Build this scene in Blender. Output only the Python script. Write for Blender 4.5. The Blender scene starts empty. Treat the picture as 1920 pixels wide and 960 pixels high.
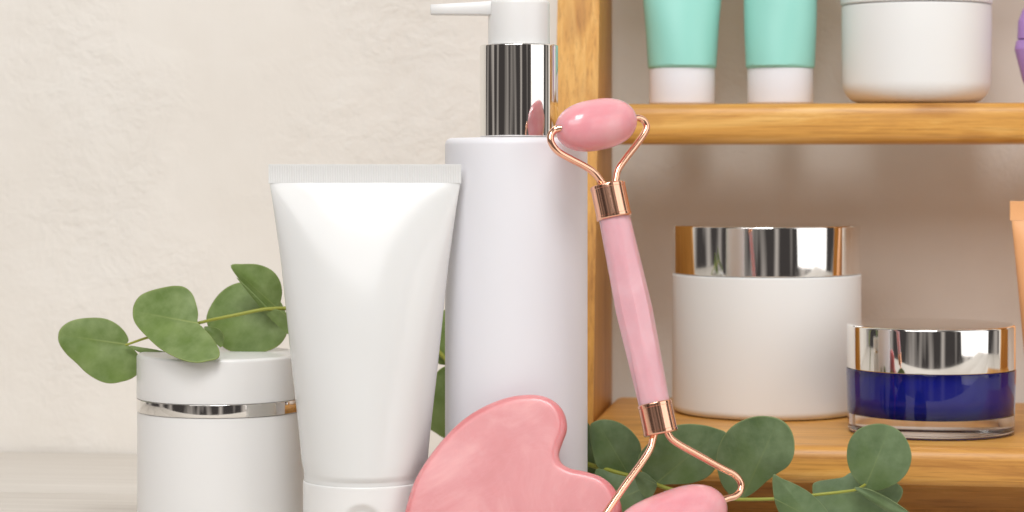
import bpy, bmesh, math, random
from mathutils import Vector, Matrix

scene = bpy.context.scene
COL = scene.collection
R = math.radians
random.seed(7)

# ------------------------------------------------------------------ camera
ZC = 0.1259                 # camera height above the table top (m)
YAW = R(8.2)                # the camera looks a little to the left of the wall's normal
FPX, W0, CX, HY = 4400.0, 1920.0, 960.0, 300.0
cam_d = bpy.data.cameras.new('camera')
cam = bpy.data.objects.new('camera', cam_d)
COL.objects.link(cam)
scene.camera = cam
cam.location = (0, 0, ZC)
cam.rotation_euler = (R(90), 0, YAW)
cam_d.sensor_width = 36
cam_d.lens = 36 * FPX / W0
cam_d.shift_y = -(480 - HY) / W0
cam_d.clip_start = 0.01
cam_d.clip_end = 50
cam_d.dof.use_dof = True
cam_d.dof.focus_distance = 0.755
cam_d.dof.aperture_fstop = 18

# ------------------------------------------------------------------ world and lamps (studio: dark room, softboxes, an added front fill)
world = bpy.data.worlds.new('World')
scene.world = world
world.use_nodes = True
bg = world.node_tree.nodes['Background']
# the dim studio around the table: invented upright noise streaks, added for the chrome to reflect
wn = world.node_tree
wtc = wn.nodes.new('ShaderNodeTexCoord')
wmp = wn.nodes.new('ShaderNodeMapping')
wmp.inputs['Scale'].default_value = (3.2, 3.2, 0.5)
wnz = wn.nodes.new('ShaderNodeTexNoise')
wnz.inputs['Scale'].default_value = 1.6
wnz.inputs['Detail'].default_value = 1.5
wrp = wn.nodes.new('ShaderNodeValToRGB')
wrp.color_ramp.elements[0].position = 0.46
wrp.color_ramp.elements[0].color = (0.035, 0.031, 0.030, 1)
wrp.color_ramp.elements[1].position = 0.68
wrp.color_ramp.elements[1].color = (0.34, 0.31, 0.285, 1)
wn.links.new(wtc.outputs['Generated'], wmp.inputs[0])
wn.links.new(wmp.outputs[0], wnz.inputs['Vector'])
wn.links.new(wnz.outputs['Fac'], wrp.inputs[0])
wn.links.new(wrp.outputs[0], bg.inputs[0])
bg.inputs[1].default_value = 1.5

def softbox(name, loc, target, sx, sy, power, col):
    ld = bpy.data.lights.new(name, 'AREA')
    ld.shape = 'RECTANGLE'
    ld.size, ld.size_y = sx, sy
    ld.energy = power
    ld.color = col
    o = bpy.data.objects.new(name, ld)
    COL.objects.link(o)
    o.location = loc
    d = Vector(target) - Vector(loc)
    o.rotation_euler = d.to_track_quat('-Z', 'Y').to_euler()
    return o

softbox('key_softbox', (-0.06, 0.02, 1.14), (-0.10, 0.80, 0.08), 0.42, 0.42, 9.1, (1.0, 0.995, 0.98))
softbox('front_fill', (-0.40, -0.55, 0.98), (-0.10, 0.80, 0.10), 1.20, 0.70, 9.6, (1.0, 0.995, 0.985))  # added fill lamp that brightens the fronts, no such source known
softbox('side_softbox', (1.00, 0.26, 0.44), (-0.10, 0.80, 0.12), 0.95, 1.05, 4.2, (1.0, 0.985, 0.97))

vs = scene.view_settings
vs.view_transform = 'Standard'
vs.look = 'None'
vs.exposure = 0.07
vs.gamma = 1
scene.cycles.max_bounces = 12
scene.cycles.transmission_bounces = 10
scene.cycles.use_denoising = True

# ------------------------------------------------------------------ measuring helpers (pixel of the photograph + distance from the camera's wall plane -> metres)
def at(px, py, Y):
    a = math.atan((px - CX) / FPX)
    d = Y * math.cos(a) / math.cos(a - YAW)
    x = Y * math.tan(a - YAW)
    return Vector((x, Y, ZC - (py - HY) * d / FPX))

def scale_at(px, Y):
    a = math.atan((px - CX) / FPX)
    return Y * math.cos(a) / math.cos(a - YAW) / FPX

# ------------------------------------------------------------------ materials
def srgb(r, g, b):
    f = lambda c: (c / 255) / 12.92 if c / 255 <= 0.04045 else ((c / 255 + 0.055) / 1.055) ** 2.4
    return (f(r), f(g), f(b), 1)

def new_mat(name):
    m = bpy.data.materials.new(name)
    m.use_nodes = True
    nt = m.node_tree
    return m, nt, nt.nodes['Principled BSDF']

def N(nt, kind, **kw):
    n = nt.nodes.new(kind)
    for k, v in kw.items():
        if k in n.inputs:
            n.inputs[k].default_value = v
        else:
            setattr(n, k, v)
    return n

def ramp(nt, fac, stops):
    r = nt.nodes.new('ShaderNodeValToRGB')
    el = r.color_ramp.elements
    while len(el) < len(stops):
        el.new(0.5)
    for e, (p, c) in zip(el, stops):
        e.position = p
        e.color = c if len(c) == 4 else (*c, 1)
    nt.links.new(fac, r.inputs[0])
    return r

def obj_coords(nt, scl, rot=(0, 0, 0)):
    tc = nt.nodes.new('ShaderNodeTexCoord')
    mp = nt.nodes.new('ShaderNodeMapping')
    mp.inputs['Scale'].default_value = scl
    mp.inputs['Rotation'].default_value = rot
    nt.links.new(tc.outputs['Object'], mp.inputs[0])
    return mp.outputs[0]

def plastic(name, col, rough=0.4, sss=0.12, rad=(0.004, 0.0035, 0.003), bump=0.0, coat=0.0):
    m, nt, p = new_mat(name)
    p.inputs['Base Color'].default_value = col
    p.inputs['Roughness'].default_value = rough
    p.inputs['Subsurface Weight'].default_value = sss
    p.inputs['Subsurface Radius'].default_value = rad
    p.inputs['Subsurface Scale'].default_value = 1.0
    p.inputs['IOR'].default_value = 1.47
    p.inputs['Coat Weight'].default_value = coat
    # faint uneven gloss, as handling leaves it
    n = N(nt, 'ShaderNodeTexNoise', Scale=1.0, Detail=4.0)
    nt.links.new(obj_coords(nt, (45, 45, 45)), n.inputs['Vector'])
    mr = N(nt, 'ShaderNodeMapRange')
    mr.inputs['To Min'].default_value = rough - 0.05
    mr.inputs['To Max'].default_value = rough + 0.06
    nt.links.new(n.outputs['Fac'], mr.inputs[0])
    nt.links.new(mr.outputs[0], p.inputs['Roughness'])
    if bump:
        n2 = N(nt, 'ShaderNodeTexNoise', Scale=1.0, Detail=2.0)
        nt.links.new(obj_coords(nt, (1500, 1500, 1500)), n2.inputs['Vector'])
        b = N(nt, 'ShaderNodeBump', Strength=bump, Distance=0.0002)
        nt.links.new(n2.outputs['Fac'], b.inputs['Height'])
        nt.links.new(b.outputs[0], p.inputs['Normal'])
    return m

def metal(name, col, rough):
    m, nt, p = new_mat(name)
    p.inputs['Base Color'].default_value = col
    p.inputs['Metallic'].default_value = 1
    n = N(nt, 'ShaderNodeTexNoise', Scale=1.0, Detail=5.0)
    nt.links.new(obj_coords(nt, (120, 120, 30)), n.inputs['Vector'])
    mr = N(nt, 'ShaderNodeMapRange')
    mr.inputs['To Min'].default_value = rough * 0.7
    mr.inputs['To Max'].default_value = rough * 1.5
    nt.links.new(n.outputs['Fac'], mr.inputs[0])
    nt.links.new(mr.outputs[0], p.inputs['Roughness'])
    return m

def wood(name, along):
    m, nt, p = new_mat(name)
    st = [90, 90, 90]
    st['xyz'.index(along)] = 7
    co = obj_coords(nt, st)
    # slow bands of growth rings
    warp = N(nt, 'ShaderNodeTexNoise', Scale=0.6, Detail=3.0)
    nt.links.new(co, warp.inputs['Vector'])
    add = N(nt, 'ShaderNodeVectorMath', operation='MULTIPLY_ADD')
    add.inputs[1].default_value = (2.2, 2.2, 2.2)
    nt.links.new(warp.outputs['Color'], add.inputs[0])
    nt.links.new(co, add.inputs[2])
    rings = N(nt, 'ShaderNodeTexNoise', Scale=1.15, Detail=8.0, Roughness=0.7)
    nt.links.new(add.outputs[0], rings.inputs['Vector'])
    cr = ramp(nt, rings.outputs['Fac'], [(0.28, srgb(172, 116, 54)), (0.42, srgb(204, 147, 72)),
                                         (0.54, srgb(217, 159, 77)), (0.68, srgb(236, 187, 108))])
    # fine dark fibres and short pores
    st2 = [1100, 1100, 1100]
    st2['xyz'.index(along)] = 30
    fib = N(nt, 'ShaderNodeTexNoise', Scale=1.0, Detail=3.0, Roughness=0.7)
    nt.links.new(obj_coords(nt, st2), fib.inputs['Vector'])
    fr = ramp(nt, fib.outputs['Fac'], [(0.30, (0.62, 0.55, 0.48)), (0.50, (1, 1, 1)), (0.75, (1.0, 1.0, 1.0))])
    mx = N(nt, 'ShaderNodeMix', data_type='RGBA', blend_type='MULTIPLY')
    mx.inputs[0].default_value = 0.75
    nt.links.new(cr.outputs[0], mx.inputs[6])
    nt.links.new(fr.outputs[0], mx.inputs[7])
    # knots / stained patches
    st3 = [60, 60, 60]
    st3['xyz'.index(along)] = 22
    kn = N(nt, 'ShaderNodeTexNoise', Scale=1.0, Detail=2.0)
    nt.links.new(obj_coords(nt, st3), kn.inputs['Vector'])
    kr = ramp(nt, kn.outputs['Fac'], [(0.30, (0.66, 0.56, 0.46)), (0.40, (1, 1, 1))])
    mx2 = N(nt, 'ShaderNodeMix', data_type='RGBA', blend_type='MULTIPLY')
    mx2.inputs[0].default_value = 0.6
    nt.links.new(mx.outputs[2], mx2.inputs[6])
    nt.links.new(kr.outputs[0], mx2.inputs[7])
    nt.links.new(mx2.outputs[2], p.inputs['Base Color'])
    p.inputs['Roughness'].default_value = 0.42
    b = N(nt, 'ShaderNodeBump', Strength=0.35, Distance=0.0002)
    nt.links.new(fib.outputs['Fac'], b.inputs['Height'])
    nt.links.new(b.outputs[0], p.inputs['Normal'])
    return m

def plaster():
    m, nt, p = new_mat('plaster')
    tone = N(nt, 'ShaderNodeTexNoise', Scale=1.0, Detail=5.0, Roughness=0.6)
    nt.links.new(obj_coords(nt, (9, 9, 9)), tone.inputs['Vector'])
    cr = ramp(nt, tone.outputs['Fac'], [(0.30, srgb(232, 226, 218)), (0.5, srgb(237, 232, 225)), (0.7, srgb(242, 239, 234))])
    nt.links.new(cr.outputs[0], p.inputs['Base Color'])
    p.inputs['Roughness'].default_value = 0.85
    p.inputs['Specular IOR Level'].default_value = 0.25
    # trowelled relief: uneven patches of small pits and ridges between smoother areas
    warp = N(nt, 'ShaderNodeTexNoise', Scale=1.0, Detail=3.0)
    nt.links.new(obj_coords(nt, (38, 38, 38)), warp.inputs['Vector'])
    co = obj_coords(nt, (135, 135, 155), (0, R(25), 0))
    add = N(nt, 'ShaderNodeVectorMath', operation='MULTIPLY_ADD')
    add.inputs[1].default_value = (2.6, 2.6, 2.6)
    nt.links.new(warp.outputs['Color'], add.inputs[0])
    nt.links.new(co, add.inputs[2])
    rid = N(nt, 'ShaderNodeTexNoise', Scale=1.0, Detail=7.0, Roughness=0.6)
    nt.links.new(add.outputs[0], rid.inputs['Vector'])
    msk = N(nt, 'ShaderNodeTexNoise', Scale=1.0, Detail=3.0)
    nt.links.new(obj_coords(nt, (11, 11, 13)), msk.inputs['Vector'])
    mr = ramp(nt, msk.outputs['Fac'], [(0.44, (0.12, 0.12, 0.12)), (0.60, (1, 1, 1))])
    mul = N(nt, 'ShaderNodeMath', operation='MULTIPLY')
    nt.links.new(rid.outputs['Fac'], mul.inputs[0])
    nt.links.new(mr.outputs[0], mul.inputs[1])
    # combed fine vertical lines
    comb = N(nt, 'ShaderNodeTexNoise', Scale=1.0, Detail=3.0)
    nt.links.new(obj_coords(nt, (420, 420, 40)), comb.inputs['Vector'])
    ad2 = N(nt, 'ShaderNodeMath', operation='MULTIPLY_ADD')
    ad2.inputs[1].default_value = 0.06
    nt.links.new(comb.outputs['Fac'], ad2.inputs[0])
    nt.links.new(mul.outputs[0], ad2.inputs[2])
    b = N(nt, 'ShaderNodeBump', Strength=0.7, Distance=0.0018)
    nt.links.new(ad2.outputs[0], b.inputs['Height'])
    nt.links.new(b.outputs[0], p.inputs['Normal'])
    return m

def limed_wood():
    m, nt, p = new_mat('limed_wood')
    g = N(nt, 'ShaderNodeTexNoise', Scale=1.0, Detail=5.0, Roughness=0.65)
    nt.links.new(obj_coords(nt, (6, 260, 260)), g.inputs['Vector'])
    cr = ramp(nt, g.outputs['Fac'], [(0.28, srgb(195, 188, 179)), (0.45, srgb(214, 208, 200)), (0.7, srgb(227, 222, 215))])
    nt.links.new(cr.outputs[0], p.inputs['Base Color'])
    p.inputs['Roughness'].default_value = 0.6
    b = N(nt, 'ShaderNodeBump', Strength=0.3, Distance=0.0004)
    nt.links.new(g.outputs['Fac'], b.inputs['Height'])
    nt.links.new(b.outputs[0], p.inputs['Normal'])
    return m

def quartz(name, lo, mid, hi, rough=0.22, seed=0.0, coat=0.3, sss=0.45, scl=42):
    m, nt, p = new_mat(name)
    co = obj_coords(nt, (scl, scl, scl))
    off = N(nt, 'ShaderNodeVectorMath', operation='ADD')
    off.inputs[1].default_value = (seed, seed * 1.7, seed * 0.3)
    nt.links.new(co, off.inputs[0])
    n = N(nt, 'ShaderNodeTexNoise', Scale=1.0, Detail=6.0, Roughness=0.55, Distortion=1.2)
    nt.links.new(off.outputs[0], n.inputs['Vector'])
    cr = ramp(nt, n.outputs['Fac'], [(0.30, lo), (0.48, mid), (0.70, hi)])
    # pale cloudy veins
    v = N(nt, 'ShaderNodeTexNoise', Scale=2.3, Detail=8.0, Roughness=0.6, Distortion=2.4)
    nt.links.new(off.outputs[0], v.inputs['Vector'])
    vr = ramp(nt, v.outputs['Fac'], [(0.46, (0, 0, 0)), (0.50, (0.09, 0.09, 0.09)), (0.54, (0, 0, 0))])
    mx = N(nt, 'ShaderNodeMix', data_type='RGBA')
    nt.links.new(vr.outputs[0], mx.inputs[0])
    nt.links.new(cr.outputs[0], mx.inputs[6])
    mx.inputs[7].default_value = hi
    nt.links.new(mx.outputs[2], p.inputs['Base Color'])
    p.inputs['Roughness'].default_value = rough
    p.inputs['Subsurface Weight'].default_value = 0.95
    p.inputs['Subsurface Radius'].default_value = (0.006, 0.0028, 0.0028)
    p.inputs['Subsurface Scale'].default_value = sss
    p.inputs['IOR'].default_value = 1.54
    p.inputs['Coat Weight'].default_value = coat
    p.inputs['Coat Roughness'].default_value = 0.08
    return m

def leaf_mat(name, base, edge, vein):
    m, nt, p = new_mat(name)
    uv = nt.nodes.new('ShaderNodeUVMap')
    uv.uv_map = 'leaf'
    sep = nt.nodes.new('ShaderNodeSeparateXYZ')
    nt.links.new(uv.outputs[0], sep.inputs[0])
    # mottled blade
    n = N(nt, 'ShaderNodeTexNoise', Scale=1.0, Detail=5.0, Roughness=0.6)
    nt.links.new(obj_coords(nt, (110, 110, 110)), n.inputs['Vector'])
    cr = ramp(nt, n.outputs['Fac'], [(0.32, base), (0.68, edge)])
    # midrib and slanted side veins
    av = N(nt, 'ShaderNodeMath', operation='ABSOLUTE')
    nt.links.new(sep.outputs[1], av.inputs[0])
    mid = N(nt, 'ShaderNodeMapRange', interpolation_type='SMOOTHSTEP')
    mid.inputs['From Min'].default_value = 0.0
    mid.inputs['From Max'].default_value = 0.035
    mid.inputs['To Min'].default_value = 0.55
    mid.inputs['To Max'].default_value = 0.0
    nt.links.new(av.outputs[0], mid.inputs[0])
    fade = N(nt, 'ShaderNodeMapRange')
    fade.inputs['From Min'].default_value = 0.1
    fade.inputs['From Max'].default_value = 0.8
    fade.inputs['To Min'].default_value = 1.0
    fade.inputs['To Max'].default_value = 0.12
    nt.links.new(sep.outputs[0], fade.inputs[0])
    mm = N(nt, 'ShaderNodeMath', operation='MULTIPLY')
    nt.links.new(mid.outputs[0], mm.inputs[0])
    nt.links.new(fade.outputs[0], mm.inputs[1])
    sl = N(nt, 'ShaderNodeMath', operation='MULTIPLY_ADD')
    sl.inputs[1].default_value = -0.55
    nt.links.new(av.outputs[0], sl.inputs[0])
    nt.links.new(sep.outputs[0], sl.inputs[2])
    fq = N(nt, 'ShaderNodeMath', operation='MULTIPLY')
    fq.inputs[1].default_value = 42.0
    nt.links.new(sl.outputs[0], fq.inputs[0])
    sn = N(nt, 'ShaderNodeMath', operation='SINE')
    nt.links.new(fq.outputs[0], sn.inputs[0])
    sv = N(nt, 'ShaderNodeMapRange', interpolation_type='SMOOTHSTEP')
    sv.inputs['From Min'].default_value = 0.86
    sv.inputs['From Max'].default_value = 1.0
    sv.inputs['To Max'].default_value = 0.045
    nt.links.new(sn.outputs[0], sv.inputs[0])
    mxv = N(nt, 'ShaderNodeMath', operation='MAXIMUM')
    nt.links.new(mm.outputs[0], mxv.inputs[0])
    nt.links.new(sv.outputs[0], mxv.inputs[1])
    mx = N(nt, 'ShaderNodeMix', data_type='RGBA')
    nt.links.new(mxv.outputs[0], mx.inputs[0])
    nt.links.new(cr.outputs[0], mx.inputs[6])
    mx.inputs[7].default_value = vein
    # yellowish flushes and a thin paler margin
    fl = N(nt, 'ShaderNodeTexNoise', Scale=1.0, Detail=3.0)
    nt.links.new(obj_coords(nt, (60, 60, 60), (0.4, 0.2, 0.9)), fl.inputs['Vector'])
    fr = ramp(nt, fl.outputs['Fac'], [(0.52, (0, 0, 0)), (0.66, (0.4, 0.4, 0.4))])
    mf = N(nt, 'ShaderNodeMix', data_type='RGBA')
    nt.links.new(fr.outputs[0], mf.inputs[0])
    nt.links.new(mx.outputs[2], mf.inputs[6])
    mf.inputs[7].default_value = (base[0] * 1.15, base[1] * 1.2, base[2] * 0.55, 1)
    u2 = nt.nodes.new('ShaderNodeUVMap')
    u2.uv_map = 'margin'
    s2 = nt.nodes.new('ShaderNodeSeparateXYZ')
    nt.links.new(u2.outputs[0], s2.inputs[0])
    rm = N(nt, 'ShaderNodeMapRange', interpolation_type='SMOOTHSTEP')
    rm.inputs['From Min'].default_value = 0.955
    rm.inputs['From Max'].default_value = 1.0
    rm.inputs['To Max'].default_value = 0.45
    nt.links.new(s2.outputs[0], rm.inputs[0])
    mg = N(nt, 'ShaderNodeMix', data_type='RGBA')
    nt.links.new(rm.outputs[0], mg.inputs[0])
    nt.links.new(mf.outputs[2], mg.inputs[6])
    mg.inputs[7].default_value = vein
    nt.links.new(mg.outputs[2], p.inputs['Base Color'])
    p.inputs['Roughness'].default_value = 0.5
    p.inputs['Specular IOR Level'].default_value = 0.35
    b = N(nt, 'ShaderNodeBump', Strength=0.25, Distance=0.0004)
    nt.links.new(mxv.outputs[0], b.inputs['Height'])
    nt.links.new(b.outputs[0], p.inputs['Normal'])
    # light through the blade
    tr = nt.nodes.new('ShaderNodeBsdfTranslucent')
    tr.inputs[0].default_value = (edge[0] * 1.2, edge[1] * 1.4, edge[2] * 0.6, 1)
    ms = nt.nodes.new('ShaderNodeMixShader')
    ms.inputs[0].default_value = 0.16
    out = nt.nodes['Material Output']
    nt.links.new(p.outputs[0], ms.inputs[1])
    nt.links.new(tr.outputs[0], ms.inputs[2])
    nt.links.new(ms.outputs[0], out.inputs[0])
    return m

M = {}
M['plaster'] = plaster()
M['limed'] = limed_wood()
M['wood_x'] = wood('amber_wood_lengthwise', 'x')
M['wood_z'] = wood('amber_wood_upright', 'z')
M['white_gloss'] = plastic('white_gloss_plastic', srgb(232, 231, 230), 0.33, 0.15)
M['white_tube'] = plastic('white_tube_plastic', srgb(224, 224, 223), 0.19, 0.2)
M['white_matte'] = plastic('white_matte_plastic', srgb(231, 230, 235), 0.5, 0.15)
M['cream'] = plastic('cream_jar_plastic', srgb(237, 237, 236), 0.5, 0.15)
M['mint'] = plastic('mint_tube_plastic', srgb(156, 220, 208), 0.42, 0.1)
M['lilac'] = plastic('lilac_plastic', srgb(178, 140, 205), 0.4, 0.1)
M['peach'] = plastic('peach_tube_plastic', srgb(240, 178, 124), 0.45, 0.12)
M['chrome'] = metal('polished_chrome', (0.86, 0.84, 0.81, 1), 0.05)
M['rose_gold'] = metal('rose_gold', (0.94, 0.53, 0.37, 1), 0.14)
M['quartz'] = quartz('rose_quartz', srgb(204, 122, 125), srgb(211, 135, 138), srgb(226, 166, 168), 0.34, coat=0.2, scl=26, sss=0.8)
M['quartz_roller'] = quartz('rose_quartz_roller', srgb(228, 156, 166), srgb(232, 166, 174), srgb(239, 188, 193), 0.22, 3.1, 0.2, 0.9)
M['quartz_handle'] = quartz('rose_quartz_handle', srgb(220, 168, 178), srgb(224, 175, 184), srgb(230, 187, 195), 0.34, 7.7)
M['stem'] = plastic('green_stem', srgb(150, 155, 62), 0.5, 0.1)
M['leaf_left'] = leaf_mat('eucalyptus_leaf', srgb(100, 124, 60), srgb(144, 162, 106), srgb(170, 182, 112))
M['leaf_right'] = leaf_mat('eucalyptus_leaf_shaded', srgb(86, 108, 70), srgb(124, 144, 106), srgb(150, 164, 108))  # greyer green, darkened too: the right sprig's shade is put into the colour

m, nt, p = new_mat('clear_acrylic')
p.inputs['Transmission Weight'].default_value = 1
p.inputs['Roughness'].default_value = 0.01
p.inputs['IOR'].default_value = 1.49
p.inputs['Base Color'].default_value = (0.97, 0.975, 0.985, 1)
M['glass'] = m
m, nt, p = new_mat('cobalt_inner_cup')
p.inputs['Base Color'].default_value = srgb(20, 30, 158)
p.inputs['Roughness'].default_value = 0.12
p.inputs['Specular IOR Level'].default_value = 0.25
M['cobalt'] = m

# ------------------------------------------------------------------ object helpers
def tag(o, label, cat, group=None):
    o['label'] = label
    o['category'] = cat
    if group:
        o['group'] = group
    return o

def thing(name, label, cat, loc=(0, 0, 0), rz=0.0, group=None):
    o = bpy.data.objects.new(name, None)
    o.empty_display_size = 0.01
    COL.objects.link(o)
    o.location = loc
    o.rotation_euler = (0, 0, rz)
    return tag(o, label, cat, group)

def mesh_obj(name, bm, mat, parent=None, loc=None, smooth=35):
    bmesh.ops.recalc_face_normals(bm, faces=bm.faces)
    me = bpy.data.meshes.new(name)
    bm.to_mesh(me)
    bm.free()
    if smooth:
        me.shade_smooth()
        me.set_sharp_from_angle(angle=R(smooth))
    me.materials.append(mat)
    o = bpy.data.objects.new(name, me)
    COL.objects.link(o)
    if parent:
        o.parent = parent
    if loc is not None:
        o.location = loc
    return o

def fillet(pts, seg=7):
    """pts: (r, z, radius) -> profile with rounded corners"""
    out = []
    n = len(pts)
    for i, (x, z, rad) in enumerate(pts):
        if rad <= 0 or i in (0, n - 1):
            out.append((x, z))
            continue
        P = Vector((x, z))
        A = Vector(pts[i - 1][:2]) - P
        B = Vector(pts[i + 1][:2]) - P
        la, lb = A.length, B.length
        A.normalize(); B.normalize()
        ang = A.angle(B)
        t = min(rad / math.tan(ang / 2), la * 0.49, lb * 0.49)
        rr = t * math.tan(ang / 2)
        c = P + (A + B).normalized() * (rr / math.sin(ang / 2))
        p0, p1 = P + A * t, P + B * t
        a0 = math.atan2(p0.y - c.y, p0.x - c.x)
        a1 = math.atan2(p1.y - c.y, p1.x - c.x)
        da = (a1 - a0 + math.pi) % (2 * math.pi) - math.pi
        for k in range(seg + 1):
            a = a0 + da * k / seg
            out.append((c.x + rr * math.cos(a), c.y + rr * math.sin(a)))
    return out

def lathe_bm(prof, seg=96, closed=False, bm=None):
    bm = bm or bmesh.new()
    rings = []
    for r, z in prof:
        if r < 1e-7:
            rings.append([bm.verts.new((0, 0, z))])
        else:
            rings.append([bm.verts.new((r * math.cos(2 * math.pi * k / seg), r * math.sin(2 * math.pi * k / seg), z)) for k in range(seg)])
    pairs = list(zip(rings, rings[1:]))
    if closed:
        pairs.append((rings[-1], rings[0]))
    for a, b in pairs:
        for k in range(seg):
            k2 = (k + 1) % seg
            if len(a) == 1 and len(b) == 1:
                continue
            if len(a) == 1:
                bm.faces.new((a[0], b[k], b[k2]))
            elif len(b) == 1:
                bm.faces.new((a[k], a[k2], b[0]))
            else:
                bm.faces.new((a[k], a[k2], b[k2], b[k]))
    return bm

def catmull(pts, n, closed=False):
    P = [Vector(p) for p in pts]
    m = len(P)
    out = []
    segs = m if closed else m - 1
    for i in range(segs):
        if closed:
            a, b, c, d = P[(i - 1) % m], P[i], P[(i + 1) % m], P[(i + 2) % m]
        else:
            a, b, c, d = P[max(i - 1, 0)], P[i], P[i + 1], P[min(i + 2, m - 1)]
        for k in range(n):
            t = k / n
            out.append(0.5 * ((2 * b) + (c - a) * t + (2 * a - 5 * b + 4 * c - d) * t * t + (3 * b - a - 3 * c + d) * t ** 3))
    if not closed:
        out.append(P[-1].copy())
    return out

def tube_bm(path, rad, seg=14, bm=None):
    bm = bm or bmesh.new()
    n = len(path)
    rf = rad if callable(rad) else (lambda t: rad)
    T = [(path[min(i + 1, n - 1)] - path[max(i - 1, 0)]).normalized() for i in range(n)]
    up = Vector((0, 0, 1)) if abs(T[0].z) < 0.9 else Vector((1, 0, 0))
    U = T[0].cross(up).normalized()
    rings = []
    for i in range(n):
        U = (U - T[i] * U.dot(T[i])).normalized()
        V = T[i].cross(U)
        r = rf(i / (n - 1))
        rings.append([bm.verts.new(path[i] + (U * math.cos(2 * math.pi * k / seg) + V * math.sin(2 * math.pi * k / seg)) * r) for k in range(seg)])
    for a, b in zip(rings, rings[1:]):
        for k in range(seg):
            bm.faces.new((a[k], a[(k + 1) % seg], b[(k + 1) % seg], b[k]))
    bm.faces.new(rings[0]); bm.faces.new(rings[-1])
    return bm

def box_bm(x0, x1, y0, y1, z0, z1, bev=0.0, seg=3):
    bm = bmesh.new()
    bmesh.ops.create_cube(bm, size=1)
    bmesh.ops.scale(bm, vec=(x1 - x0, y1 - y0, z1 - z0), verts=bm.verts)
    bmesh.ops.translate(bm, vec=((x0 + x1) / 2, (y0 + y1) / 2, (z0 + z1) / 2), verts=bm.verts)
    if bev:
        bmesh.ops.bevel(bm, geom=list(bm.edges), offset=bev, segments=seg, affect='EDGES', profile=0.5)
    return bm

def prism_bm(outline, axis, a0, a1, bev=0.0, seg=3):
    """outline: 2D points; axis 'x': points are (y, z), 'y': (x, z), 'z': (x, y)"""
    bm = bmesh.new()
    def v(p, a):
        return {'x': (a, p[0], p[1]), 'y': (p[0], a, p[1]), 'z': (p[0], p[1], a)}[axis]
    A = [bm.verts.new(v(p, a0)) for p in outline]
    B = [bm.verts.new(v(p, a1)) for p in outline]
    n = len(outline)
    fa = bm.faces.new(A); fb = bm.faces.new(B)
    for i in range(n):
        bm.faces.new((A[i], A[(i + 1) % n], B[(i + 1) % n], B[i]))
    if bev:
        ed = [e for e in bm.edges if fa in e.link_faces or fb in e.link_faces]
        bmesh.ops.bevel(bm, geom=ed, offset=bev, segments=seg, affect='EDGES', profile=0.5)
    return bm

# ------------------------------------------------------------------ setting: wall and table
WALL_Y = 0.975
bm = bmesh.new()
vsx = [bm.verts.new(c) for c in ((-0.9, WALL_Y, -0.03), (0.7, WALL_Y, -0.03), (0.7, WALL_Y, 0.75), (-0.9, WALL_Y, 0.75))]
bm.faces.new(vsx)
wall = mesh_obj('wall', bm, M['plaster'], smooth=0)
wall['kind'] = 'structure'

bm = box_bm(-0.9, 0.7, 0.50, WALL_Y - 0.002, -0.022, -0.0105)
table = mesh_obj('table', bm, M['limed'], smooth=0)
table['kind'] = 'structure'
edges = [0.9725, 0.856, 0.742, 0.628, 0.50]
for i in range(len(edges) - 1):
    y1, y0 = edges[i], edges[i + 1]
    bm = box_bm(-0.9, 0.7, -(y1 - y0) / 2 + 0.0006, (y1 - y0) / 2 - 0.0006, -0.010, 0.0, 0.0012, 2)
    mesh_obj('plank', bm, M['limed'], table, (0.013 * i, (y0 + y1) / 2, 0))

# ------------------------------------------------------------------ wooden shelf unit
SH_Z = ZC - 0.0958                      # top of the lower shelf
UP_Z = ZC + 0.02137                # top of the upper shelf
XI, XR = -0.0952, 0.215            # inner faces of the two side panels
shelf = thing('wooden_shelf', 'amber wood shelf unit standing against the plaster wall', 'shelf', (0.03, 0.90, 0))

def side_panel(x0, x1):
    # outline (y, z): the front edge leans, deeper at the foot
    fr = [(0.871, 0.0), (0.873, 0.02), (0.8775, 0.06), (0.8865, 0.12), (0.8945, 0.18), (0.902, 0.25)]
    out = fr + [(0.9485, 0.25), (0.9485, 0.0)]
    bm = prism_bm(out, 'x', x0, x1, 0.0045, 5)
    o = mesh_obj('side_panel', bm, M['wood_z'], shelf)
    o.matrix_parent_inverse = Matrix.Translation(-Vector(shelf.location))
    return o

def board(name, x0, x1, y0, y1, z0, z1, bev):
    bm = box_bm(-(x1 - x0) / 2, (x1 - x0) / 2, -(y1 - y0) / 2, (y1 - y0) / 2, -(z1 - z0) / 2, (z1 - z0) / 2, bev, 5)
    o = mesh_obj(name, bm, M['wood_x'], shelf)
    o.location = Vector(((x0 + x1) / 2, (y0 + y1) / 2, (z0 + z1) / 2)) - Vector(shelf.location)
    return o

side_panel(XI - 0.0162, XI)
side_panel(XR, XR + 0.0162)
board('shelf_board', XI + 0.0002, XR - 0.0002, 0.889, 0.9484, UP_Z - 0.0152, UP_Z, 0.0042)
board('shelf_board', XI + 0.0002, XR - 0.0002, 0.792, 0.9484, SH_Z - 0.0130, SH_Z, 0.0042)
board('shelf_board', XI + 0.0002, XR - 0.0002, 0.900, 0.9484, 0.236, 0.2495, 0.0042)  # unseen top board, added and sized to shade the upper wall
board('base_board', XI + 0.0003, XR - 0.0003, 0.826, 0.9484, 0.0003, 0.0145, 0.0015)

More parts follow.
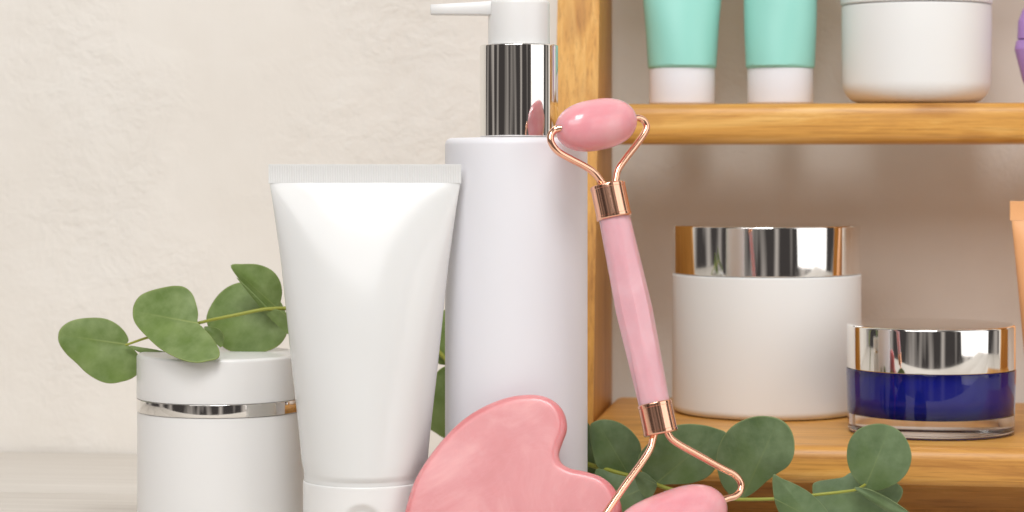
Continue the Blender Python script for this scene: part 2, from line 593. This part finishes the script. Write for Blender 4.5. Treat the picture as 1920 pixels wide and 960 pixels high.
# ------------------------------------------------------------------ lotion dispenser
Y = 0.767; cx = 968; s = scale_at(cx, Y)
base = at(cx, 300, Y); base.z = 0
zz = lambda py: ZC - (py - HY) * s
disp = thing('dispenser_bottle', 'tall white pump dispenser bottle with chrome collar', 'bottle', base, YAW)
r = 133.5 * s
mesh_obj('body', lathe_bm(fillet([(0, 0.0002, 0), (r, 0.0002, 0.002), (r, zz(259), 0.0022), (74 * s, zz(257.5), 0), (0, zz(257.5), 0)]), 128), M['white_matte'], disp)
dx = 5 * s
cr_ = 73.5 * s
mesh_obj('collar', lathe_bm(fillet([(0, zz(256.5), 0), (cr_, zz(256.5), 0.0003), (cr_, zz(85), 0.0004), (60 * s, zz(85), 0), (0, zz(84.5), 0)]), 128), M['chrome'], disp, (dx, 0, 0))
hr = 58 * s
ph = mesh_obj('pump_head', lathe_bm(fillet([(0, zz(84), 0), (hr, zz(84), 0.0002), (hr - 0.5 * s, zz(1), 0.0013), (0, zz(0), 0)]), 96), M['white_gloss'], disp, (dx, 0, 0))
# nozzle: tapered flat spout to the left
bm = bmesh.new()
secs = [(-52 * s, 3, 29, 0.0045), (-80 * s, 5, 28.5, 0.0042), (-130 * s, 7.5, 28, 0.0037), (-164 * s, 9.5, 28, 0.0034), (-165.5 * s, 10.5, 27, 0.0031)]
rings = []
for x, yt, yb, hw in secs:
    pts = []
    zt, zb = zz(yt), zz(yb)
    c = 0.0003
    for yy, z_ in ((-hw + c, zb), (hw - c, zb), (hw, zb + c), (hw, zt - c), (hw - c, zt), (-hw + c, zt), (-hw, zt - c), (-hw, zb + c)):
        pts.append(bm.verts.new((x, yy, z_)))
    rings.append(pts)
for a, b in zip(rings, rings[1:]):
    for k in range(8):
        bm.faces.new((a[k], a[(k + 1) % 8], b[(k + 1) % 8], b[k]))
bm.faces.new(rings[0]); bm.faces.new(rings[-1])
mesh_obj('nozzle', bm, M['white_gloss'], disp, (dx, 0, 0), 50)

# ------------------------------------------------------------------ white jar with a chrome ring
Y = 0.775; cx = 415; s = scale_at(cx, Y)
base = at(cx, 300, Y); base.z = 0
zz = lambda py: ZC - (py - HY) * s
jar = thing('cosmetic_jar', 'white jar with thin chrome ring, eucalyptus sprig resting on its lid', 'jar', base, YAW)
r = 157 * s
mesh_obj('body', lathe_bm(fillet([(0, 0.0002, 0), (r - 0.0002, 0.0002, 0.002), (r - 0.0002, zz(768), 0.0003), (r - 0.002, zz(767.5), 0), (0, zz(767.5), 0)]), 128), M['white_gloss'], jar)
mesh_obj('chrome_ring', lathe_bm(fillet([(r - 0.003, zz(767), 0), (r + 0.0001, zz(767), 0.0002), (r + 0.0001, zz(743.5), 0.0002), (r - 0.003, zz(743.5), 0)]), 128, True), M['chrome'], jar)
LID_Z = zz(662)
mesh_obj('lid', lathe_bm(fillet([(0, zz(743), 0), (r, zz(743), 0.0003), (r, LID_Z, 0.0016), (r * 0.93, LID_Z + 0.0002, 0.0), (0, LID_Z + 0.0002, 0)]), 128), M['white_gloss'], jar)

# ------------------------------------------------------------------ squeeze tubes (built cap-down)
def smooth(t):
    t = max(0.0, min(1.0, t))
    return t * t * (3 - 2 * t)

def squeeze_tube(name, label, base, rz, prof, cap_r, z_cap, z_seal0, z_seal1, w_seal, mat, cap_mat, notch=None, group=None, ridges=90):
    """prof: list of (z, half_width) from the cap up to the seal"""
    t = thing(name, label, 'tube', base, rz, group)
    bm = bmesh.new()
    seg, rows = 168, 90
    zs0, zs1 = prof[0][0], prof[-1][0]
    r0 = prof[0][1]
    def hw(z):
        for (a, wa), (b, wb) in zip(prof, prof[1:]):
            if a <= z <= b:
                k = (z - a) / (b - a)
                return wa + (wb - wa) * k
        return prof[-1][1]
    rings = []
    # rounded shoulder that tucks into the cap
    for k in range(5):
        a = k / 5 * math.pi / 2
        rr = cap_r * 0.985 + (r0 - cap_r * 0.985) * math.sin(a)
        rings.append([bm.verts.new((rr * math.cos(2 * math.pi * j / seg), rr * math.sin(2 * math.pi * j / seg), zs0 - (zs0 - z_cap + 0.0002) * math.cos(a))) for j in range(seg)])
    for i in range(rows + 1):
        u = i / rows
        z = zs0 + (zs1 - zs0) * u
        w = hw(z)
        v = 1 - u
        d = r0 * (0.75 * (1 - u ** 3) + 0.25 * v) + 0.0006
        # below the seal the film is a flat triangular facet that narrows downwards; the sides curve round
        fl = 0.55 * max(0.0, 1 - v / 0.40) ** 2
        ring = []
        for j in range(seg):
            a = 2 * math.pi * j / seg
            c, q = math.cos(a), math.sin(a)
            x = w * c
            t_ = max(0.0, abs(c) - fl) / (1 - fl)
            y = d * math.sqrt(max(0.0, 1 - t_ * t_))
            y += 0.00025 * math.sin(2.2 * c + 9 * u + 1.0) * smooth(v / 0.15) * smooth((1 - t_) / 0.4)
            ring.append(bm.verts.new((x, math.copysign(y, q) if abs(q) > 1e-9 else 0.0, z)))
        rings.append(ring)
    for a, b in zip(rings, rings[1:]):
        for j in range(seg):
            bm.faces.new((a[j], a[(j + 1) % seg], b[(j + 1) % seg], b[j]))
    bm.faces.new(rings[0]); bm.faces.new(rings[-1])
    mesh_obj('body', bm, mat, t, smooth=60)
    # crimped seal with fine upright ridges
    bm = bmesh.new()
    n = ridges * 4
    cols = []
    zrows = [(z_seal0, 0.0), (z_seal0 + 0.0003, 0.0), (z_seal0 + 0.0006, 1.0), (z_seal1 - 0.0008, 1.0), (z_seal1 - 0.0005, 0.0), (z_seal1, 0.0)]
    for i in range(n + 1):
        x = -w_seal + 2 * w_seal * i / n
        rg = 0.00012 * (0.5 + 0.5 * math.cos(2 * math.pi * i / 4))
        f = [bm.verts.new((x, -(0.00042 - 0.00012 * k + rg * k), z)) for z, k in zrows]
        g = [bm.verts.new((x, (0.00042 - 0.00012 * k + rg * k), z)) for z, k in zrows]
        cols.append((f, g))
    for (f0, g0), (f1, g1) in zip(cols, cols[1:]):
        for k in range(len(zrows) - 1):
            bm.faces.new((f0[k], f1[k], f1[k + 1], f0[k + 1]))
            bm.faces.new((g0[k], g0[k + 1], g1[k + 1], g1[k]))
        bm.faces.new((f0[-1], f1[-1], g1[-1], g0[-1]))
        bm.faces.new((f0[0], g0[0], g1[0], f1[0]))
    for f, g in (cols[0], cols[-1]):
        bm.faces.new(f + g[::-1])
    mesh_obj('crimped_seal', bm, mat, t, smooth=50)
    # cap
    pr = fillet([(0, 0.0002, 0), (cap_r, 0.0002, 0.001), (cap_r, z_cap, 0.0006), (cap_r * 0.9, z_cap, 0), (0, z_cap, 0)])
    if notch:
        k = max(range(len(pr) - 1), key=lambda i: pr[i + 1][1] - pr[i][1])
        a, b = pr[k], pr[k + 1]
        pr = pr[:k + 1] + [(a[0] + (b[0] - a[0]) * j / 50, a[1] + (b[1] - a[1]) * j / 50) for j in range(1, 50)] + pr[k + 1:]
    bm = lathe_bm(pr, 160 if notch else 72)
    if notch:
        nx, nz, nr, dep = notch
        for v in bm.verts:
            if v.co.y < 0:
                q = math.hypot(v.co.x - nx, v.co.z - nz) / nr
                if q < 1:
                    v.co.y += dep * smooth((1 - q) / 0.45)
    mesh_obj('cap', bm, cap_mat, t)
    return t

Y = 0.742; cx = 684; s = scale_at(cx, Y)
base = at(cx, 300, Y); base.z = 0
zz = lambda py: ZC - (py - HY) * s
sil = [(884, 114), (860, 118.5), (800, 124), (700, 135.5), (600, 146), (500, 156.5), (400, 170.5), (370, 175), (343, 179.5)]
squeeze_tube('squeeze_tube', 'large plain white squeeze tube standing on its cap', base, YAW - R(2),
             [(zz(y), w * s) for y, w in sil], 115.5 * s, zz(898), zz(344), zz(308), 181 * s,
             M['white_tube'], M['white_gloss'], notch=(6 * s, zz(968), 42 * s, 0.0016), ridges=80)

# ------------------------------------------------------------------ items on the upper shelf
for cx, rz, lab, wt, w1 in ((1279, YAW + R(4), 'mint green tube with white cap beside the wooden side panel', 73.5, 92),
                    (1463, YAW - R(30), 'mint green tube with white cap next to the white rounded jar', 70.5, 88)):
    Y = 0.916; s = scale_at(cx, Y)
    base = at(cx, 300, Y); base.z = UP_Z
    zz = lambda py: ZC - (py - HY) * s - UP_Z
    squeeze_tube('mint_tube', lab, base, rz,
                 [(zz(124), 64 * s), (zz(60), 68.0 * s), (zz(0), wt * s), (zz(-150), w1 * s)], 61.5 * s, zz(128), zz(-150), zz(-185), (w1 + 1) * s,
                 M['mint'], M['white_matte'], group='mint tubes on the upper shelf', ridges=30)

Y = 0.918; cx = 1718; s = scale_at(cx, Y)
base = at(cx, 300, Y); base.z = UP_Z
zz = lambda py: ZC - (py - HY) * s - UP_Z
rj = thing('round_jar', 'white jar with rounded bottom edge on the upper shelf', 'jar', base, YAW)
r = 139 * s
mesh_obj('body', lathe_bm(fillet([(0, 0.0002, 0), (r * 0.985, 0.0002, 0.0085), (r, zz(60), 0.002), (r, zz(12), 0.0005), (r - 0.002, zz(11), 0), (0, zz(11), 0)], 12), 128), M['cream'], rj)
mesh_obj('lid', lathe_bm(fillet([(0, zz(10), 0), (r + 0.0004, zz(10), 0.0007), (r + 0.0004, zz(-75), 0.002), (0, zz(-75), 0)]), 128), M['cream'], rj)

Y = 0.918; cx = 1966; s = scale_at(cx, Y)
base = at(cx, 300, Y); base.z = UP_Z
zz = lambda py: ZC - (py - HY) * s - UP_Z
lj = thing('lilac_jar', 'lilac bowl-shaped jar at the right edge of the picture', 'jar', base, YAW)
mesh_obj('body', lathe_bm(fillet([(0, 0.0002, 0), (30 * s, 0.0002, 0.001), (48 * s, zz(150), 0.006), (62.5 * s, zz(92), 0.002), (59 * s, zz(75.5), 0.0005), (0, zz(75), 0)], 10), 96), M['lilac'], lj)
mesh_obj('lid', lathe_bm(fillet([(0, zz(73.5), 0), (57.5 * s, zz(73.5), 0.0004), (56 * s, zz(40), 0.004), (44 * s, zz(8), 0.005), (0, zz(-2), 0)], 10), 96), M['lilac'], lj)

# ------------------------------------------------------------------ items on the lower shelf
Y = 0.8977; cx = 1437; s = scale_at(cx, Y)
base = at(cx, 300, Y); base.z = SH_Z
zz = lambda py: ZC - (py - HY) * s - SH_Z
bj = thing('cream_jar', 'large matte white jar with wide chrome lid on the lower shelf', 'jar', base, YAW)
r = 176 * s
mesh_obj('body', lathe_bm(fillet([(0, 0.0002, 0), (r, 0.0002, 0.003), (r, zz(513), 0.0005), (r - 0.002, zz(512), 0), (0, zz(512), 0)]), 128), M['cream'], bj)
mesh_obj('lid', lathe_bm(fillet([(0, zz(511.5), 0), (r - 0.0003, zz(511.5), 0.0003), (r - 0.0003, zz(421), 0.0006), (r - 0.002, zz(421), 0), (0, zz(421), 0)]), 160), M['chrome'], bj)

Y = 0.8395; cx = 1745; s = scale_at(cx, Y)
base = at(cx, 300, Y); base.z = SH_Z
zz = lambda py: ZC - (py - HY) * s - SH_Z
gj = thing('glass_jar', 'low clear glass jar with cobalt blue inside and chrome lid', 'jar', base, YAW)
r = 157 * s
wall_t = 0.0026
floor_z = 0.0055
glass = fillet([(0, 0.0002, 0), (r - 0.0006, 0.0002, 0.0016), (r, zz(690), 0.0002), (r - wall_t, zz(690), 0), (r - wall_t, floor_z + 0.0012, 0.0075), (0, floor_z, 0)], 10)
mesh_obj('glass_shell', lathe_bm(glass, 128), M['glass'], gj)
e = -0.00012
cup = fillet([(0, floor_z + e, 0), (r - wall_t - e, floor_z + 0.0012 + e, 0.0074), (r - wall_t - e, zz(691), 0), (0, zz(691), 0)], 10)
mesh_obj('inner_cup', lathe_bm(cup, 128), M['cobalt'], gj)
mesh_obj('lid', lathe_bm(fillet([(0, zz(689.5), 0), (r - 0.0002, zz(689.5), 0.0004), (r - 0.0002, zz(607), 0.0009), (r - 0.004, zz(606.5), 0.0), (0, zz(606.5), 0)]), 160), M['chrome'], gj)

Y = 0.893; cx = 1974; s = scale_at(cx, Y)
base = at(cx, 300, Y); base.z = SH_Z
zz = lambda py: ZC - (py - HY) * s - SH_Z
squeeze_tube('peach_tube', 'peach coloured squeeze tube cut off by the right edge', base, YAW - R(6),
             [(zz(715), 46 * s), (zz(660), 53 * s), (zz(414), 76 * s)], 47 * s, zz(719), zz(413.5), zz(377), 79 * s,
             M['peach'], M['white_matte'], ridges=26)

# ------------------------------------------------------------------ gua sha stone
gs = [(752, 1000), (757, 975), (764, 945), (778, 903), (800, 865), (830, 826), (866, 790), (908, 763), (952, 746), (990, 740.5),
      (1022, 744), (1046, 758), (1060, 780), (1063, 806), (1055, 830), (1048.5, 851), (1053, 868), (1070, 878.5), (1096, 884),
      (1127, 894), (1150, 913), (1163, 940), (1166, 972), (1156, 1002), (1128, 1028), (1080, 1046), (1010, 1056), (930, 1060), (850, 1056), (790, 1044), (758, 1026)]
def gsY(py):
    return 0.7215 + (1040 - py) / 300 * 0.0165
pts = [at(px, py, gsY(py)) for px, py in gs]
cen = sum(pts, Vector()) / len(pts)
ux = Vector((1, 0, 0))
uy = (at(960, 740, gsY(740)) - at(960, 1040, gsY(1040))); uy.x = 0; uy.normalize()
un = ux.cross(uy)                      # faces the camera
flat = [Vector(((q - cen).dot(ux), (q - cen).dot(uy), 0)) for q in pts]
loop = catmull(flat, 6, True)
n = len(loop)
nor = []
for i in range(n):
    t = (loop[(i + 1) % n] - loop[i - 1]).normalized()
    nor.append(Vector((t.y, -t.x, 0)))
area = sum(loop[i].x * loop[(i + 1) % n].y - loop[(i + 1) % n].x * loop[i].y for i in range(n))
if area < 0:
    nor = [-q for q in nor]
bm = bmesh.new()
H = 0.0027                             # half thickness
prof = []
for k in range(9):
    a = -math.pi / 2 + math.pi * k / 8
    prof.append((0.0022 * (1 - math.cos(a)), H * math.sin(a)))
prof = [(0.0036, -H)] + prof + [(0.0036, H)]
rings = []
for ins, hz in prof:
    rings.append([bm.verts.new(loop[i] - nor[i] * ins + Vector((0, 0, hz))) for i in range(n)])
for a, b in zip(rings, rings[1:]):
    for i in range(n):
        bm.faces.new((a[i], a[(i + 1) % n], b[(i + 1) % n], b[i]))
bm.faces.new(rings[0]); bm.faces.new(rings[-1])
bmesh.ops.triangulate(bm, faces=[f for f in bm.faces if len(f.verts) > 4])
g = mesh_obj('gua_sha_stone', bm, M['quartz'], smooth=60)
rot = Matrix((ux, uy, un)).transposed().to_4x4()
g.matrix_world = Matrix.Translation(cen + un * 0.0) @ rot
tag(g, 'flat pink rose quartz gua sha stone leaning on the dispenser', 'massage stone')

# ------------------------------------------------------------------ rose quartz roller
def roY(py):
    return 0.7290 + (980 - py) / 746 * 0.0165
TW = R(36)          # the roller is turned a little about its handle, left ends nearer
AX0 = Vector((1140, 345)); AX1 = Vector((1239, 813))
axd = (AX1 - AX0).normalized()
def rp(px, py, off=0.0):
    """a point on the roller; sideways distance from the handle's axis also brings it nearer or farther"""
    side = (Vector((px, py)) - AX0).cross(axd) if False else ((px - AX0.x) * axd.y - (py - AX0.y) * axd.x)
    Yq = roY(py) + side * 0.000165 * math.tan(TW) + off
    return at(px, py, Yq)

pA, pB = rp(1140, 345), rp(1239, 813)
root = thing('facial_roller', 'double-ended pink quartz facial roller with rose gold wire frame', 'facial roller', rp(1256, 1050))
inv = Matrix.Translation(-root.location)
def rpart(name, bm, mat, smooth=35, org=None):
    org = org if org is not None else root.location
    bmesh.ops.translate(bm, vec=-Vector(org), verts=bm.verts)
    o = mesh_obj(name, bm, mat, root, smooth=smooth)
    o.location = Vector(org) - Vector(root.location)
    return o

ax = (pA - pB).normalized()            # up the handle
sx = (rp(1192, 226) - rp(1047, 250)); sx = (sx - ax * sx.dot(ax)).normalized()
sz = sx.cross(ax)
def frame(o):
    return Matrix.Translation(o) @ Matrix((sx, sz, ax)).transposed().to_4x4()

# handle: long faceted bar
f0, f1 = rp(1151.5, 406), rp(1227, 758)
sc = scale_at(1190, 0.73)
bm = bmesh.new()
rows = [(0.0, 30.5), (0.5, 33.5), (1.0, 31.0)]
rings = []
for t, hwid in rows:
    c = f1.lerp(f0, t) + (ax * (0.001 if t == 1 else (-0.001 if t == 0 else 0)))
    ring = []
    for k in range(8):
        a = math.pi / 8 + k * math.pi / 4
        ring.append(bm.verts.new(c + (sx * math.cos(a) + sz * math.sin(a) * 0.86) * (hwid * sc / math.cos(math.pi / 8))))
    rings.append(ring)
for a, b in zip(rings, rings[1:]):
    for k in range(8):
        bm.faces.new((a[k], a[(k + 1) % 8], b[(k + 1) % 8], b[k]))
bm.faces.new(rings[0]); bm.faces.new(rings[-1])
ed = [e for e in bm.edges if abs((e.verts[0].co - e.verts[1].co).normalized().dot(ax)) > 0.9]
bmesh.ops.bevel(bm, geom=ed, offset=0.0019, segments=5, affect='EDGES', profile=0.5)
rpart('handle', bm, M['quartz_handle'], 40, f0.lerp(f1, 0.5))

def ferrule(pt, pb, hw_px):
    s_ = scale_at(1190, pt.y)
    L = (pt - pb).length
    rr = hw_px * s_
    pr = fillet([(0, 0, 0), (rr, 0, 0.0007), (rr, 0.0012, 0), (rr - 0.00012, 0.0013, 0), (rr - 0.00012, L - 0.0013, 0), (rr, L - 0.0012, 0), (rr, L, 0.0004), (0, L, 0)])
    bm = lathe_bm(pr, 64)
    bm.transform(frame(pb))
    return rpart('ferrule', bm, M['rose_gold'], 35, pb)
ferrule(rp(1140, 346), rp(1152.5, 410), 33.5)
ferrule(rp(1227, 755), rp(1239.5, 814), 32.5)

def wire(pix, rad):
    path = catmull([rp(x, y, o) for x, y, o in pix], 8)
    bm = tube_bm(path, rad, 16)
    return rpart('wire_arm', bm, M['rose_gold'], 50)
WR = 6.8 * sc
wire([(1134, 352, 0), (1127, 340, 0), (1113, 323, 0), (1095, 311, 0), (1068, 297, 0), (1046, 284, 0), (1034, 268, 0), (1032.5, 254, 0), (1040, 244, 0), (1050, 240.5, -0.001), (1060, 243, -0.0015), (1070, 245, 0.0005)], WR)
wire([(1153, 350, 0), (1155, 335, 0), (1159, 318, 0), (1174, 296, 0), (1192, 273, 0), (1207, 252, 0), (1212.5, 238, 0), (1207, 226, 0), (1195, 220.5, 0), (1180, 225, 0)], WR)
wire([(1228, 808, 0), (1224, 824, 0), (1219, 842, 0), (1204, 866, 0), (1172, 910, 0), (1140, 957, 0), (1118, 992, 0), (1110, 1013, 0), (1117, 1027, 0), (1132, 1029, 0), (1150, 1022, 0)], WR)
wire([(1250, 808, 0), (1258, 822, 0), (1276, 835, 0), (1312, 855, 0), (1352, 877, 0), (1377, 890, 0), (1388.5, 905, 0), (1388, 920, 0), (1378, 930, 0), (1364, 934, 0), (1350, 940, 0)], WR)

def stone(cpx, cpy, pl, pr_, half_w_px, nose):
    c = rp(cpx, cpy)
    A, B = rp(*pl), rp(*pr_)
    d = (B - A).normalized()
    L = (B - A).length / 2
    rr = half_w_px * scale_at(cpx, c.y)
    prof = []
    nseg = 40
    for k in range(nseg + 1):
        t = -math.cos(math.pi * k / nseg)
        q = (1 - abs(t) ** nose) ** (1 / 2.0)
        prof.append((max(rr * q, 0.0), t * L))
    prof[0] = (0, -L); prof[-1] = (0, L)
    bm = lathe_bm(prof, 64)
    z = d
    x = z.cross(Vector((0, 1, 0))).normalized()
    y = z.cross(x)
    bm.transform(Matrix.Translation(c) @ Matrix((x, y, z)).transposed().to_4x4())
    return rpart('stone', bm, M['quartz_roller'], 80, c)
stone(1118, 234, (1047, 247), (1189, 221), 48, 2.6)
stone(1256, 980, (1156, 1019), (1356, 941), 58, 3.0)

# ------------------------------------------------------------------ eucalyptus
def leaf(root, outline, baseXY, tipXY, Y0, gx=0.0, gy=0.0, dome=0.0012, fold=0.0, mat=None, stalk=None):
    """outline in photograph pixels; Y0 distance at the centre, gx/gy tilt (metres per 100 px), dome = bulge, fold = crease on the midrib"""
    P = [Vector((x, y, 0)) for x, y in outline]
    loop = catmull(P, 4, True)
    c = sum(loop, Vector()) / len(loop)
    B = Vector((*baseXY, 0)); T = Vector((*tipXY, 0))
    ad = (T - B); Lp = ad.length; ad.normalize()
    pd = Vector((-ad.y, ad.x, 0))
    wmax = max(abs((q - B).dot(pd)) for q in loop)
    bm = bmesh.new()
    uvl = bm.loops.layers.uv.new('leaf')
    uvr = bm.loops.layers.uv.new('margin')
    info = {}
    rim = {}
    rng = random.Random(int(c.x * 7 + c.y))
    ph1, ph2 = rng.uniform(0, 6.28), rng.uniform(0, 6.28)
    def place(q, sc_):
        v = (q - B).dot(pd) / wmax
        u = (q - B).dot(ad) / Lp
        Yq = Y0 + gx * (q.x - c.x) / 100 + gy * (q.y - c.y) / 100
        Yq -= dome * (1 - sc_ * sc_)
        Yq -= fold * abs(v)
        Yq += 0.0005 * sc_ * math.sin(3.1 * u + ph1) + 0.0004 * sc_ * math.sin(5.0 * v + ph2)
        w = bm.verts.new(at(q.x, q.y, Yq))
        info[w] = (u, v)
        rim[w] = (sc_, 0.0)
        return w
    steps = [1.0, 0.97, 0.92, 0.8, 0.62, 0.42, 0.2]
    rings = [[place(c + (q - c) * k, k) for q in loop] for k in steps]
    mid = place(c, 0)
    n_ = len(loop)
    for a, b in zip(rings, rings[1:]):
        for i in range(n_):
            bm.faces.new((a[i], a[(i + 1) % n_], b[(i + 1) % n_], b[i]))
    for i in range(n_):
        bm.faces.new((rings[-1][i], rings[-1][(i + 1) % n_], mid))
    for f in bm.faces:
        for l in f.loops:
            l[uvl].uv = info[l.vert]
            l[uvr].uv = rim[l.vert]
    org = at(c.x, c.y, Y0)
    bmesh.ops.translate(bm, vec=-org, verts=bm.verts)
    o = mesh_obj('leaf', bm, mat, root, smooth=80)
    o.location = org - Vector(root.location)
    sm = o.modifiers.new('thickness', 'SOLIDIFY')
    sm.thickness = 0.00035
    sm.offset = 0
    return o

def stem(root, pix, r0, r1, mat):
    path = catmull([at(x, y, Yq) for x, y, Yq in pix], 8)
    bm = tube_bm(path, lambda t: r0 + (r1 - r0) * t, 10)
    org = path[0].copy()
    bmesh.ops.translate(bm, vec=-org, verts=bm.verts)
    o = mesh_obj('stem', bm, mat, root, smooth=60)
    o.location = org - Vector(root.location)
    return o

def z1(pts):   # from the 3.2x enlargement at (80, 480)
    return [(80 + x / 3.2, 480 + y / 3.2) for x, y in pts]

lsp = thing('eucalyptus_sprig', 'eucalyptus sprig lying on the lid of the white jar with chrome ring', 'eucalyptus', at(420, 655, 0.7715), group='eucalyptus sprigs')
ML = M['leaf_left']
leaf(lsp, z1([(93, 490), (105, 440), (150, 400), (215, 378), (300, 370), (375, 376), (440, 405), (490, 452), (515, 500), (508, 530), (545, 560), (582, 605), (595, 650), (580, 695), (535, 735), (470, 756), (400, 765), (330, 745), (260, 700), (205, 645), (145, 590), (105, 535)]),
     (238, 646), (112, 628), 0.7710, 0.004, -0.002, 0.0014, 0.002, ML)
leaf(lsp, z1([(541, 330), (552, 285), (585, 240), (640, 212), (710, 193), (785, 180), (850, 187), (898, 228), (922, 290), (933, 350), (930, 398), (960, 430), (1010, 485), (1050, 545), (1063, 590), (1045, 618), (1000, 628), (930, 640), (850, 628), (765, 592), (690, 545), (620, 480), (570, 425), (545, 380)]),
     (368, 606), (255, 585), 0.7545, 0.001, -0.014, 0.0012, 0.003, ML)
leaf(lsp, z1([(985, 395), (988, 350), (1012, 295), (1060, 228), (1120, 182), (1185, 160), (1260, 160), (1340, 190), (1410, 250), (1455, 330), (1472, 420), (1455, 490), (1405, 545), (1320, 578), (1220, 590), (1130, 572), (1075, 540), (1015, 470)]),
     (525, 577), (395, 600), 0.7845, 0.0, -0.006, 0.0016, 0.0, ML)
leaf(lsp, z1([(1128, 58), (1200, 48), (1290, 50), (1370, 82), (1418, 138), (1436, 205), (1428, 270), (1412, 312), (1380, 330), (1345, 320), (1300, 275), (1240, 210), (1180, 140)]),
     (520, 578), (433, 499), 0.7770, 0.004, 0.002, 0.0012, 0.0, ML)
leaf(lsp, z1([(1165, 130), (1240, 208), (1300, 275), (1350, 318), (1400, 322), (1470, 345), (1482, 400), (1480, 470), (1420, 425), (1340, 345), (1260, 250)]),
     (522, 580), (445, 520), 0.7730, -0.002, 0.003, 0.0003, 0.0, ML)
leaf(lsp, z1([(968, 428), (1020, 426), (1062, 442), (1086, 480), (1086, 520), (1068, 548), (1035, 520), (1000, 475)]),
     (383, 614), (415, 650), 0.7730, 0.0, 0.0, 0.0005, 0.0, ML)
leaf(lsp, z1([(525, 540), (600, 551), (680, 562), (760, 585), (740, 598), (660, 592), (590, 578), (550, 562)]),
     (244, 649), (315, 664), 0.7745, 0.0, -0.02, 0.0003, 0.0, ML)
leaf(lsp, z1([(580, 582), (640, 582), (720, 592), (725, 604), (650, 604), (590, 600)]),
     (260, 663), (306, 668), 0.7715, 0.0, -0.02, 0.0001, 0.0, ML)
# leaves of the same sprig showing between the tube and the dispenser
leaf(lsp, [(838, 580), (862, 590), (880, 620), (878, 655), (858, 680), (832, 684), (818, 677), (812, 650), (814, 615), (824, 590)],
     (850, 690), (845, 585), 0.8325, 0.002, 0.0, 0.001, 0.0, ML)
leaf(lsp, [(836, 686), (862, 692), (884, 720), (888, 765), (870, 805), (840, 822), (818, 812), (800, 795), (800, 755), (812, 708)],
     (850, 690), (838, 820), 0.8265, -0.004, 0.004, 0.001, 0.0, ML)
stem(lsp, [(850, 690, 0.8300), (800, 640, 0.8285), (720, 600, 0.8215), (620, 580, 0.7965), (560, 577, 0.7785), (536, 578, 0.7745), (495, 580, 0.7720), (450, 589, 0.7700), (410, 597, 0.7670), (375, 605, 0.7625), (340, 615, 0.7640), (300, 627, 0.7665), (270, 635, 0.7690), (236, 647, 0.7697)], 0.00085, 0.0004, M['stem'])

rsp = thing('eucalyptus_sprig', 'eucalyptus sprig lying in front of the lower wooden shelf', 'eucalyptus', at(1400, 985, 0.765), group='eucalyptus sprigs')
MR = M['leaf_right']
leaf(rsp, [(1092, 786), (1104, 795), (1114, 815), (1119, 840), (1119, 868), (1113, 892), (1096, 898), (1085, 870), (1082, 820)],
     (1117, 880), (1094, 788), 0.7862, -0.004, 0.0, 0.0004, 0.0, MR)
leaf(rsp, [(1106, 800), (1116, 790), (1131, 786.5), (1152, 789), (1173, 799), (1190, 815), (1201, 834), (1202, 862), (1192, 885), (1180, 896), (1155, 890), (1132, 882), (1118, 872), (1110, 840)],
     (1180, 893), (1120, 792), 0.779, 0.002, 0.002, 0.001, 0.001, MR)
leaf(rsp, [(1118, 880), (1150, 888), (1190, 898), (1222, 910), (1222, 940), (1205, 962), (1170, 968), (1135, 950), (1118, 920)],
     (1226, 907), (1128, 950), 0.772, -0.002, -0.004, 0.001, 0.0, MR)
leaf(rsp, [(1196, 862), (1206, 842), (1228, 820), (1255, 802), (1285, 795), (1318, 797), (1345, 804), (1363, 814), (1358, 840), (1345, 872), (1325, 895), (1295, 906), (1260, 908), (1230, 907), (1208, 890)],
     (1229, 907), (1350, 806), 0.771, 0.002, 0.002, 0.0012, 0.001, MR)
leaf(rsp, [(1190, 890), (1206, 885), (1222, 896), (1232, 908), (1226, 925), (1214, 935), (1200, 920)],
     (1230, 907), (1196, 892), 0.764, 0.0, 0.0, 0.0005, 0.0, MR)
leaf(rsp, [(1343, 862), (1350, 832), (1366, 806), (1390, 789), (1422, 780), (1454, 783), (1476, 796), (1488, 820), (1489, 850), (1478, 873), (1458, 887), (1438, 902), (1415, 922), (1395, 933), (1372, 930), (1352, 905)],
     (1392, 934), (1460, 786), 0.7645, -0.002, 0.003, 0.0014, 0.001, MR)
leaf(rsp, [(1450, 890), (1466, 897), (1492, 908), (1520, 925), (1545, 950), (1560, 975), (1562, 995), (1540, 1005), (1505, 1002), (1474, 982), (1456, 950), (1449, 918)],
     (1452, 935), (1560, 990), 0.757, 0.002, 0.001, 0.001, 0.0, MR)
leaf(rsp, [(1523, 912), (1532, 903), (1555, 899), (1580, 895), (1600, 885), (1640, 890), (1676, 903), (1692, 916), (1690, 932), (1678, 948), (1655, 968), (1610, 990), (1572, 992), (1545, 975), (1528, 945)],
     (1540, 927), (1690, 920), 0.7705, 0.001, -0.006, 0.001, 0.0, MR)
leaf(rsp, [(1588, 855), (1592, 828), (1608, 806), (1632, 796), (1658, 795), (1684, 806), (1702, 828), (1709, 857), (1701, 885), (1682, 905), (1657, 917), (1640, 920), (1622, 915), (1605, 901), (1593, 880)],
     (1622, 914), (1670, 798), 0.7615, 0.001, 0.0, 0.0012, 0.001, MR)
leaf(rsp, [(1602, 914), (1628, 917), (1656, 929), (1680, 943), (1704, 960), (1722, 978), (1705, 978), (1678, 966), (1650, 950), (1622, 932)],
     (1604, 916), (1722, 978), 0.7585, -0.002, 0.004, 0.0006, 0.0, MR)
stem(rsp, [(1095, 868, 0.785), (1118, 875, 0.7815), (1150, 884, 0.777), (1182, 893, 0.7745), (1229, 908, 0.7685), (1260, 918, 0.7665), (1320, 931, 0.7655), (1380, 936, 0.7645), (1450, 935.5, 0.7625), (1500, 931, 0.7622), (1545, 926, 0.7625), (1580, 922, 0.762), (1605, 918, 0.7608), (1623, 908, 0.7602)], 0.0008, 0.0004, M['stem'])
